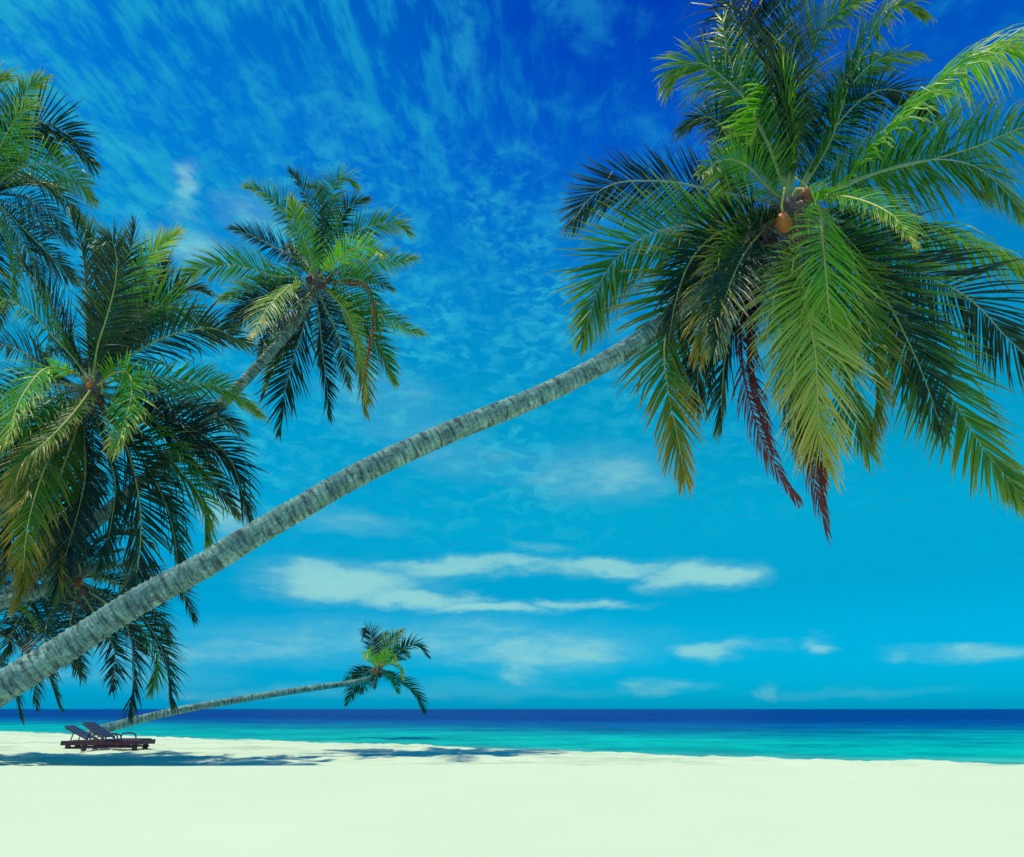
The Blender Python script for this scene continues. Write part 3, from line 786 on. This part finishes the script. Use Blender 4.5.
YD = 17.0
td = [P(*q) for q in [(-300, 740, 15.0), (-180, 672, 15.6), (-80, 628, 16.2), (0, 603, 16.6), (40, 591, 16.8), (70, 580, 17.0)]]; td[0].z = sand_h(td[0].x, td[0].y) - .1
fd = [
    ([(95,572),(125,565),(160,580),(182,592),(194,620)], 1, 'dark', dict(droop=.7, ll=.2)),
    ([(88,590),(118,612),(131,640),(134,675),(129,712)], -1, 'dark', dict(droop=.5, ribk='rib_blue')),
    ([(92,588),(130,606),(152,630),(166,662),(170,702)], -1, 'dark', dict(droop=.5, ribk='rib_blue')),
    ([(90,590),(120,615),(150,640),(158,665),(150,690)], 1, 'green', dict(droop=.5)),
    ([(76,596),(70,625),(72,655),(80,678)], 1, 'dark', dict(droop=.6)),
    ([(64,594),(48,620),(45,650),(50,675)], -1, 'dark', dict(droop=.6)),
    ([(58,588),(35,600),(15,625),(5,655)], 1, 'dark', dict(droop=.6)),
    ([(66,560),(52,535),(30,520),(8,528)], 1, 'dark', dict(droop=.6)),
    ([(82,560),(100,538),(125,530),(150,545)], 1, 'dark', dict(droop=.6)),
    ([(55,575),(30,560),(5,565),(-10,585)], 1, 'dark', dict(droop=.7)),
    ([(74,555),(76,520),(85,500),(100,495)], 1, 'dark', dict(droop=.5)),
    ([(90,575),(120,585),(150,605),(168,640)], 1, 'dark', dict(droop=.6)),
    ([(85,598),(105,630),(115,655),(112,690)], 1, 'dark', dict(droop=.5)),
]
palm("coconut_palm", "shaded dark palm crown directly behind the lower part of the thick leaning trunk",
     (td[0].x, td[0].y, sand_h(td[0].x, td[0].y)), td, 0.19, 0.14, (75, 579), YD, fd, 3.8, n=80, ll=.25, fill=9, fill_r=95, maxd=2.8, seed=7,
     sides=18, ring=.12, rib_r=.03, seg=3, lw=1.15, nfib=120, nuts=[(78, 582, -.4, .11, 'nut_brown'), (84, 590, -.3, .11, 'nut_dark')])

YE = 18.5
te = [P(*q) for q in [(-190, 760, 18.0), (-150, 715, 18.2), (-95, 668, 18.4), (-30, 628, 18.5)]]; te[0].z = sand_h(te[0].x, te[0].y) - .1
fe = [
    ([(-5,612),(12,606),(26,614),(36,630)], -1, 'bright', dict(droop=.7, L=.8)),
    ([(0,622),(30,625),(58,640),(80,672)], 1, 'dark', dict(droop=.6)),
    ([(-5,632),(22,648),(46,672),(58,704)], 1, 'dark', dict(droop=.6, ribk='rib_blue')),
    ([(-15,640),(0,665),(14,690),(20,716)], -1, 'dark', dict(droop=.6, ribk='rib_blue')),
    ([(-20,645),(-15,680),(-8,712)], 1, 'dark', dict(droop=.6)),
    ([(-15,600),(0,585),(18,590),(30,605)], 1, 'dark', dict(droop=.6)),
    ([(-45,610),(-70,600),(-90,625)], 1, 'dark', dict(droop=.6)),
    ([(-45,640),(-65,670),(-70,700)], -1, 'dark', dict(droop=.6)),
    ([(-30,590),(-35,560),(-20,545)], 1, 'dark', dict(droop=.6)),
    ([(0,628),(28,650),(34,680),(36,706)], 1, 'dark', dict(droop=.7)),
]
palm("coconut_palm", "lowest palm at the left edge, its fronds touching the horizon below the leaning trunk",
     (te[0].x, te[0].y, sand_h(te[0].x, te[0].y)), te, 0.20, 0.15, (-25, 624), YE, fe, 3.0, n=70, ll=.24, maxd=2.4, seed=8,
     sides=16, ring=.12, rib_r=.03, seg=3, lw=1.2, nfib=60)

# ---- small palm leaning out over the water
YS = 40.0
spx = [(84, 740, 35.2), (99, 731, 35.6), (118, 725, 36.0), (157, 715, 36.8), (196, 707, 37.4), (255, 697, 38.2), (313, 688, 39.0), (350, 683, 39.6), (374, 678, 40.0)]
ts = [P(*q) for q in spx]
ts[0].z = sand_h(ts[0].x, ts[0].y) - .08
fs = [
    ([(375,660),(373,645),(371,634),(366,628),(364,636)], 1, 'dark', dict(droop=.6)),
    ([(381,658),(386,648),(393,639),(402,631)], 1, 'green', dict(droop=.6)),
    ([(386,664),(394,657),(407,646),(418,645),(427,655)], -1, 'dark', dict(droop=.7)),
    ([(384,670),(391,675),(402,681),(415,692),(423,710)], -1, 'dark', dict(droop=.5)),
    ([(384,665),(392,664),(400,668),(403,678)], -1, 'bright', dict(droop=.7, L=.7)),
    ([(372,670),(364,675),(355,687),(347,703)], 1, 'dark', dict(droop=.6)),
    ([(374,664),(369,656),(367,652),(366,658)], -1, 'bright', dict(droop=.8, L=.7)),
    ([(377,675),(374,680),(375,688)], -1, 'dark', dict(droop=.7, L=.5)),
    ([(379,655),(382,640),(386,634)], 1, 'green', dict(droop=.5, L=.9)),
    ([(383,662),(392,650),(400,648),(408,656)], 1, 'green', dict(droop=.7, L=.85)),
    ([(384,672),(394,680),(398,692)], 1, 'green', dict(droop=.6, L=.8)),
    ([(371,668),(362,670),(356,675),(352,682)], 1, 'dark', dict(droop=.7, L=.8)),
    ([(380,662),(386,655),(392,655),(396,662)], -1, 'bright', dict(droop=.8, L=.7)),
]
palm("coconut_palm", "small far palm, thin trunk bending low over the water from behind the loungers",
     (ts[0].x, ts[0].y, sand_h(ts[0].x, ts[0].y)), ts, 0.19, 0.135, (378, 668), YS, fs, 2.9, n=54, ll=.30, fill=5, fill_r=34, maxd=2.2, seed=9,
     sides=14, ring=.16, rib_r=.035, seg=3, lw=2.0, nfib=60, swell=.06,
     nuts=[(376, 672, -.3, .16, 'nut_orange'), (380, 675, -.2, .15, 'nut_brown')])

# ------------------------------------------------------------------ sun loungers
M['wood'] = simple("lounger_wood", (0.035, 0.012, 0.040), 0.55, 0.4, 9, (0.10, 0.022, 0.055), 0.2)
M['slat'] = simple("lounger_slat", (0.025, 0.025, 0.07), 0.5, 0.5, 9, (0.05, 0.06, 0.14), 0.1)

def box_into(V, Fc, c, s, R=None, bev=0.006):
    c = Vector(c); b = len(V)
    hx, hy, hz = s[0] / 2, s[1] / 2, s[2] / 2
    e = min(bev, hx * .5, hy * .5, hz * .5)
    # bevelled box: 24 vertices
    idx = {}
    for sx in (-1, 1):
        for sy in (-1, 1):
            for sz in (-1, 1):
                for ax in range(3):
                    v = [sx * (hx - (0 if ax == 0 else e)), sy * (hy - (0 if ax == 1 else e)), sz * (hz - (0 if ax == 2 else e))]
                    v = Vector(v)
                    if R: v = R @ v
                    idx[(sx, sy, sz, ax)] = len(V)
                    V.append(c + v)
    g = lambda *k: idx[k]
    for s_ in (-1, 1):
        f = [g(s_, -1, -1, 0), g(s_, 1, -1, 0), g(s_, 1, 1, 0), g(s_, -1, 1, 0)]; Fc.append(tuple(f if s_ > 0 else f[::-1]))
        f = [g(-1, s_, -1, 1), g(-1, s_, 1, 1), g(1, s_, 1, 1), g(1, s_, -1, 1)]; Fc.append(tuple(f if s_ > 0 else f[::-1]))
        f = [g(-1, -1, s_, 2), g(1, -1, s_, 2), g(1, 1, s_, 2), g(-1, 1, s_, 2)]; Fc.append(tuple(f if s_ > 0 else f[::-1]))
    for a in (-1, 1):
        for b_ in (-1, 1):
            Fc.append((g(a, b_, -1, 0), g(a, b_, 1, 0), g(a, b_, 1, 1), g(a, b_, -1, 1)))
            Fc.append((g(a, -1, b_, 0), g(a, 1, b_, 0), g(a, 1, b_, 2), g(a, -1, b_, 2)))
            Fc.append((g(-1, a, b_, 1), g(1, a, b_, 1), g(1, a, b_, 2), g(-1, a, b_, 2)))
            for c_ in (-1, 1):
                Fc.append((g(a, b_, c_, 0), g(a, b_, c_, 1), g(a, b_, c_, 2)))

def lounger(loc, rz, label, back_deg):
    root = empty("sun_lounger", loc)
    tag(root, label, "sun lounger", "wooden sun loungers on the beach")
    org = Vector(loc)
    RZ = Matrix.Rotation(rz, 3, 'Z')
    def W(vs): return [org + RZ @ Vector(v) for v in vs]
    def part(name, fn, m, parent=root):
        V = []; Fc = []
        fn(V, Fc)
        return mesh_obj(name, W(V), Fc, [m], parent=parent)
    LEN, WID, H = 2.0, 0.70, 0.20
    def frame(V, Fc):
        for s in (-1, 1): box_into(V, Fc, (0, s * WID / 2, H), (LEN, .05, .13))
        for x in (-LEN / 2 + .03, LEN / 2 - .03, -.1): box_into(V, Fc, (x, 0, H), (.05, WID - .056, .11))
        for s in (-1, 1): box_into(V, Fc, (0.05, s * (WID / 2 - .03), .075), (LEN * .8, .04, .05))
    part("frame", frame, M['wood'])
    for x in (-LEN / 2 + .2, LEN / 2 - .24):
        for s in (-1, 1):
            part("leg", lambda V, Fc: box_into(V, Fc, (x, s * (WID / 2 - .065), .06), (.14, .07, .18)), M['wood'])
    def slats(V, Fc):
        x = -.12
        while x < LEN / 2 - .05:
            box_into(V, Fc, (x, 0, H + .082), (.075, WID - .04, .022)); x += .098
    part("seat", slats, M['slat'])
    th = radians(back_deg)
    R = Matrix.Rotation(th, 3, 'Y')
    hinge = Vector((-.25, 0, H + .09))
    BL = .85
    back = part("backrest", lambda V, Fc: [box_into(V, Fc, hinge + R @ Vector((-BL / 2, s * (WID / 2 - .07), 0)), (BL, .045, .04), R) for s in (-1, 1)] +
                [box_into(V, Fc, hinge + R @ Vector((-.06 - k * .098, 0, .034)), (.075, WID - .1, .02), R) for k in range(9)], M['slat'])
    def prop(V, Fc):
        top = hinge + R @ Vector((-BL * .62, 0, -.02)); bot = Vector((-LEN / 2 + .22, 0, H + .06))
        d = top - bot
        Rp = d.to_track_quat('X', 'Y').to_matrix()
        for s in (-1, 1): box_into(V, Fc, (top + bot) / 2 + Vector((0, s * .24, 0)), (d.length, .03, .03), Rp)
    part("prop", prop, M['wood'])
    for s in (-1, 1):
        def arm(V, Fc):
            pts, _ = catmull([Vector((-.12, s * (WID / 2 + .035), H + .05)), Vector((-.1, s * (WID / 2 + .035), H + .20)), Vector((.12, s * (WID / 2 + .035), H + .24)), Vector((.32, s * (WID / 2 + .035), H + .19)), Vector((.36, s * (WID / 2 + .035), H + .05))], 14)
            tube_into(V, Fc, pts, [.022] * 15, 8)
        part("armrest", arm, M['slat'])
    return root

def on_sand(px, Y):
    x = (px - 512) / F
    p = P(px, 750, Y)
    return Vector((p.x, p.y, sand_h(p.x, p.y)))
a = on_sand(115, 23.0)
lounger((a.x, a.y, a.z - .01), radians(-4), "nearer dark wooden sun lounger with raised slatted backrest, its foot end further right", 29)
b = on_sand(98, 24.2)
lounger((b.x, b.y, b.z - .01), radians(3), "farther dark wooden sun lounger, mostly behind the nearer one, its backrest further left", 25)

# ------------------------------------------------------------------ sky
SUN_EL = 70.0
SUN_DIR_H = Vector((-0.80, -0.24, 0)).normalized()      # horizontal direction towards the sun
w = bpy.data.worlds.new("World"); scene.world = w; w.use_nodes = True
nt = w.node_tree; nt.nodes.clear()
sky = N(nt, "ShaderNodeTexSky"); sky.sky_type = 'NISHITA'; sky.sun_disc = False
sky.sun_elevation = radians(SUN_EL)
sky.sun_rotation = atan2(SUN_DIR_H.x, SUN_DIR_H.y)
sky.air_density = 1.0; sky.dust_density = 0.3; sky.ozone_density = 2.0
tcn = N(nt, "ShaderNodeTexCoord")
nrm = N(nt, "ShaderNodeVectorMath", operation='NORMALIZE'); L(nt, tcn.outputs["Generated"], nrm.inputs[0])
sx = N(nt, "ShaderNodeSeparateXYZ"); L(nt, nrm.outputs[0], sx.inputs[0])
X_, Y_, Z_ = sx.outputs
el = math_n(nt, 'MULTIPLY', math_n(nt, 'ARCSINE', Z_), 180 / pi / 10)          # tens of degrees
az = math_n(nt, 'MULTIPLY', math_n(nt, 'ARCTAN2', X_, Y_), 180 / pi / 10)
tint = ramp(nt, math_n(nt, 'MULTIPLY', el, 1 / 9.0, clamp=True),
            [(c[0], c[1]) for c in [(0.0, (0.0, 0.28, 0.64)), (0.015, (0, 0.315, 0.62)), (0.06, (0, 0.39, 0.57)), (0.095, (0, 0.43, 0.54)), (0.16, (0, 0.62, 0.64)), (0.27, (0, 0.70, 0.73)), (0.355, (0, 0.56, 0.83)), (0.48, (0, 0.27, 0.88)), (0.58, (0, 0.135, 0.74)), (1.0, (0, 0.11, 0.6))]])
base = mixc(nt, 1.0, sky.outputs[0], tint, 'MULTIPLY')
base = mixc(nt, 1.0, base, (0.2, 0.2, 0.2), 'MULTIPLY')

# high thin streaks drawn out along one direction of the cloud layer
zc = math_n(nt, 'MAXIMUM', Z_, 0.02)
pxn = math_n(nt, 'DIVIDE', X_, zc); pyn = math_n(nt, 'DIVIDE', Y_, zc)
d0 = ray(600, HOR); th = atan2(d0.x, d0.y)
cmb = N(nt, "ShaderNodeCombineXYZ")
L(nt, math_n(nt, 'SUBTRACT', math_n(nt, 'MULTIPLY', pxn, cos(th)), math_n(nt, 'MULTIPLY', pyn, sin(th))), cmb.inputs[0])
L(nt, math_n(nt, 'ADD', math_n(nt, 'MULTIPLY', pxn, sin(th)), math_n(nt, 'MULTIPLY', pyn, cos(th))), cmb.inputs[1])
def plane_noise(sc, scale, detail=6.0, rough=0.6, dist=0.0, loc=(0, 0, 0)):
    mp = N(nt, "ShaderNodeMapping"); L(nt, cmb.outputs[0], mp.inputs[0])
    mp.inputs["Scale"].default_value = (*sc, 1); mp.inputs["Location"].default_value = loc
    n = N(nt, "ShaderNodeTexNoise", ins={"Scale": scale, "Detail": detail, "Roughness": rough, "Distortion": dist})
    L(nt, mp.outputs[0], n.inputs[0])
    return n.outputs[0]
streak = plane_noise((24, 7.0), 1.0, 4.0, 0.6)
patch = plane_noise((1.6, 1.6), 1.0, 3.0, 0.5, loc=(3.3, 1.7, 0))
mott = plane_noise((8.0, 6.0), 1.0, 6.0, 0.62, 0.3, loc=(7, 2, 0))
def mapr(v, a, b, c=0.0, d=1.0, smooth=True):
    m = N(nt, "ShaderNodeMapRange", ins={"From Min": a, "From Max": b, "To Min": c, "To Max": d})
    if smooth: m.interpolation_type = 'SMOOTHSTEP'
    L(nt, v, m.inputs[0]); return m.outputs[0]
left = mapr(az, 1.6, -2.2)          # more cloud towards the left
high = mapr(el, 2.2, 3.6)
st = math_n(nt, 'MULTIPLY', math_n(nt, 'MULTIPLY', mapr(streak, .42, .66), mapr(patch, .22, .55)), math_n(nt, 'MULTIPLY', high, math_n(nt, 'MULTIPLY_ADD', math_n(nt, 'POWER', left, 1.3), .88, .06)))
veil = math_n(nt, 'MULTIPLY', mapr(az, 1.4, -3.0), 0.36)
lowm = math_n(nt, 'SUBTRACT', 1.0, mapr(el, 2.6, 4.2))
mo = math_n(nt, 'MULTIPLY', math_n(nt, 'MULTIPLY', mapr(mott, .45, .75), mapr(el, .4, 1.6)), math_n(nt, 'MULTIPLY_ADD', lowm, .40, .20))
cir = math_n(nt, 'ADD', math_n(nt, 'MULTIPLY', st, .62), math_n(nt, 'ADD', mo, veil), clamp=True)
base = mixc(nt, cir, base, (0.0, 0.29, 0.60))
base = mixc(nt, math_n(nt, 'MULTIPLY', math_n(nt, 'POWER', st, 1.2), .50), base, (0.022, 0.40, 0.64))
base = mixc(nt, math_n(nt, 'MULTIPLY', math_n(nt, 'MULTIPLY', mapr(mott, .50, .72), mapr(el, .6, 2.2)), math_n(nt, 'MULTIPLY_ADD', mapr(az, 1.8, -2.0), .28, .20)), base, (0.030, 0.48, 0.68))

# small ripples of altocumulus lower down
am = N(nt, "ShaderNodeCombineXYZ"); L(nt, az, am.inputs[0]); L(nt, el, am.inputs[1])
amp_ = N(nt, "ShaderNodeMapping"); L(nt, am.outputs[0], amp_.inputs[0]); amp_.inputs["Scale"].default_value = (5.0, 10.0, 1); amp_.inputs["Rotation"].default_value = (0, 0, 0.25)
an = N(nt, "ShaderNodeTexNoise", ins={"Scale": 1.0, "Detail": 5.0, "Roughness": 0.6, "Distortion": 0.6}); L(nt, amp_.outputs[0], an.inputs[0])
ap = N(nt, "ShaderNodeTexNoise", ins={"Scale": 0.9, "Detail": 3.0}); L(nt, am.outputs[0], ap.inputs[0])
band = math_n(nt, 'MULTIPLY', mapr(el, .9, 1.9), math_n(nt, 'SUBTRACT', 1.0, mapr(el, 3.4, 4.8)))
amt = math_n(nt, 'MULTIPLY', math_n(nt, 'MULTIPLY', mapr(an.outputs[0], .44, .66), mapr(ap.outputs[0], .36, .60, .15, 1.0)), math_n(nt, 'MULTIPLY', band, mapr(az, 3.0, .2, .12, .62)))
base = mixc(nt, amt, base, (0.035, 0.52, 0.70))

# separate soft clouds, each fixed in its own direction
def azel(px, py):
    d = ray(px, py).normalized()
    return atan2(d.x, d.y) * 18 / pi, asin(d.z) * 18 / pi
pc = N(nt, "ShaderNodeCombineXYZ"); L(nt, az, pc.inputs[0]); L(nt, el, pc.inputs[1])
wmp = N(nt, "ShaderNodeMapping"); L(nt, pc.outputs[0], wmp.inputs[0]); wmp.inputs["Scale"].default_value = (1.3, 3.6, 1)
wn = N(nt, "ShaderNodeTexNoise", ins={"Scale": 1.0, "Detail": 5.0, "Roughness": 0.6}); L(nt, wmp.outputs[0], wn.inputs[0])
ws = N(nt, "ShaderNodeVectorMath", operation='SUBTRACT'); L(nt, wn.outputs[1], ws.inputs[0]); ws.inputs[1].default_value = (.5, .5, .5)
wm = N(nt, "ShaderNodeVectorMath", operation='MULTIPLY'); L(nt, ws.outputs[0], wm.inputs[0]); wm.inputs[1].default_value = (1.0, .32, 0)
wa = N(nt, "ShaderNodeVectorMath", operation='ADD'); L(nt, pc.outputs[0], wa.inputs[0]); L(nt, wm.outputs[0], wa.inputs[1])
BL = [(345, 580, 100, 26, 1.0), (470, 567, 130, 12, .85), (610, 568, 110, 13, .85), (700, 574, 62, 18, 1.0), (420, 597, 80, 14, .95), (490, 606, 75, 11, .95), (585, 602, 70, 7, .8),
      (540, 652, 120, 26, .72), (522, 664, 40, 28, .62), (210, 652, 190, 18, .52), (715, 648, 62, 13, .75), (806, 648, 26, 12, .65), (968, 655, 85, 13, .65),
      (660, 688, 50, 9, .45), (760, 688, 18, 12, .4), (600, 478, 90, 34, .52), (465, 460, 80, 22, .3), (345, 520, 70, 14, .38), (192, 192, 24, 32, .62), (185, 247, 60, 22, .5),
      (255, 215, 32, 30, .35), (385, 400, 70, 34, .3), (120, 672, 120, 20, .35), (225, 515, 30, 26, .7), (420, 430, 80, 26, .25), (540, 548, 40, 8, .4), (850, 690, 120, 6, .2), (420, 640, 280, 28, .50), (250, 690, 160, 10, .3), (480, 690, 150, 10, .25)]
tot = None
for (px, py, rx, ry, s) in BL:
    c = azel(px, py); e1 = azel(px + rx, py); e2 = azel(px, py - ry)
    ix = 1 / abs(e1[0] - c[0]); iy = 1 / abs(e2[1] - c[1])
    ma = N(nt, "ShaderNodeVectorMath", operation='MULTIPLY_ADD'); L(nt, wa.outputs[0], ma.inputs[0])
    ma.inputs[1].default_value = (ix, iy, 0); ma.inputs[2].default_value = (-c[0] * ix, -c[1] * iy, 0)
    ln = N(nt, "ShaderNodeVectorMath", operation='LENGTH'); L(nt, ma.outputs[0], ln.inputs[0])
    b = mapr(ln.outputs[1], 1.25, 0.25, 0.0, s)
    tot = b if tot is None else math_n(nt, 'MAXIMUM', tot, b)
fmp = N(nt, "ShaderNodeMapping"); L(nt, pc.outputs[0], fmp.inputs[0]); fmp.inputs["Scale"].default_value = (2.6, 8.0, 1)
fn = N(nt, "ShaderNodeTexNoise", ins={"Scale": 1.0, "Detail": 7.0, "Roughness": 0.62}); L(nt, fmp.outputs[0], fn.inputs[0])
den0 = math_n(nt, 'MULTIPLY', mapr(math_n(nt, 'MULTIPLY_ADD', math_n(nt, 'SUBTRACT', fn.outputs[0], .5), 1.5, tot), .22, .98), math_n(nt, 'MULTIPLY_ADD', tot, .5, .5), clamp=True)
den = math_n(nt, 'MULTIPLY_ADD', tot, .34, math_n(nt, 'MULTIPLY', den0, .66), clamp=True)
base = mixc(nt, math_n(nt, 'MULTIPLY', den, .85), base, (0.32, 0.70, 0.68))
#BG
bg = N(nt, "ShaderNodeBackground", ins={"Strength": 1.0}); L(nt, base, bg.inputs[0])
wo = N(nt, "ShaderNodeOutputWorld"); L(nt, bg.outputs[0], wo.inputs[0])

# ------------------------------------------------------------------ sun
sl = bpy.data.lights.new("sun", 'SUN'); so = bpy.data.objects.new("sun", sl); col.objects.link(so)
sl.energy = 3.7; sl.angle = radians(0.53); sl.color = (1.0, 0.92, 0.66)
sd = (SUN_DIR_H * cos(radians(SUN_EL)) + Z * sin(radians(SUN_EL))).normalized()
so.rotation_euler = sd.to_track_quat('Z', 'Y').to_euler()
so.location = (0, 0, 30)

scene.view_settings.view_transform = 'Standard'
scene.view_settings.look = 'None'
scene.view_settings.exposure = 0
scene.view_settings.gamma = 1
try:
    scene.cycles.max_bounces = 6
    scene.cycles.transparent_max_bounces = 4
except Exception: pass
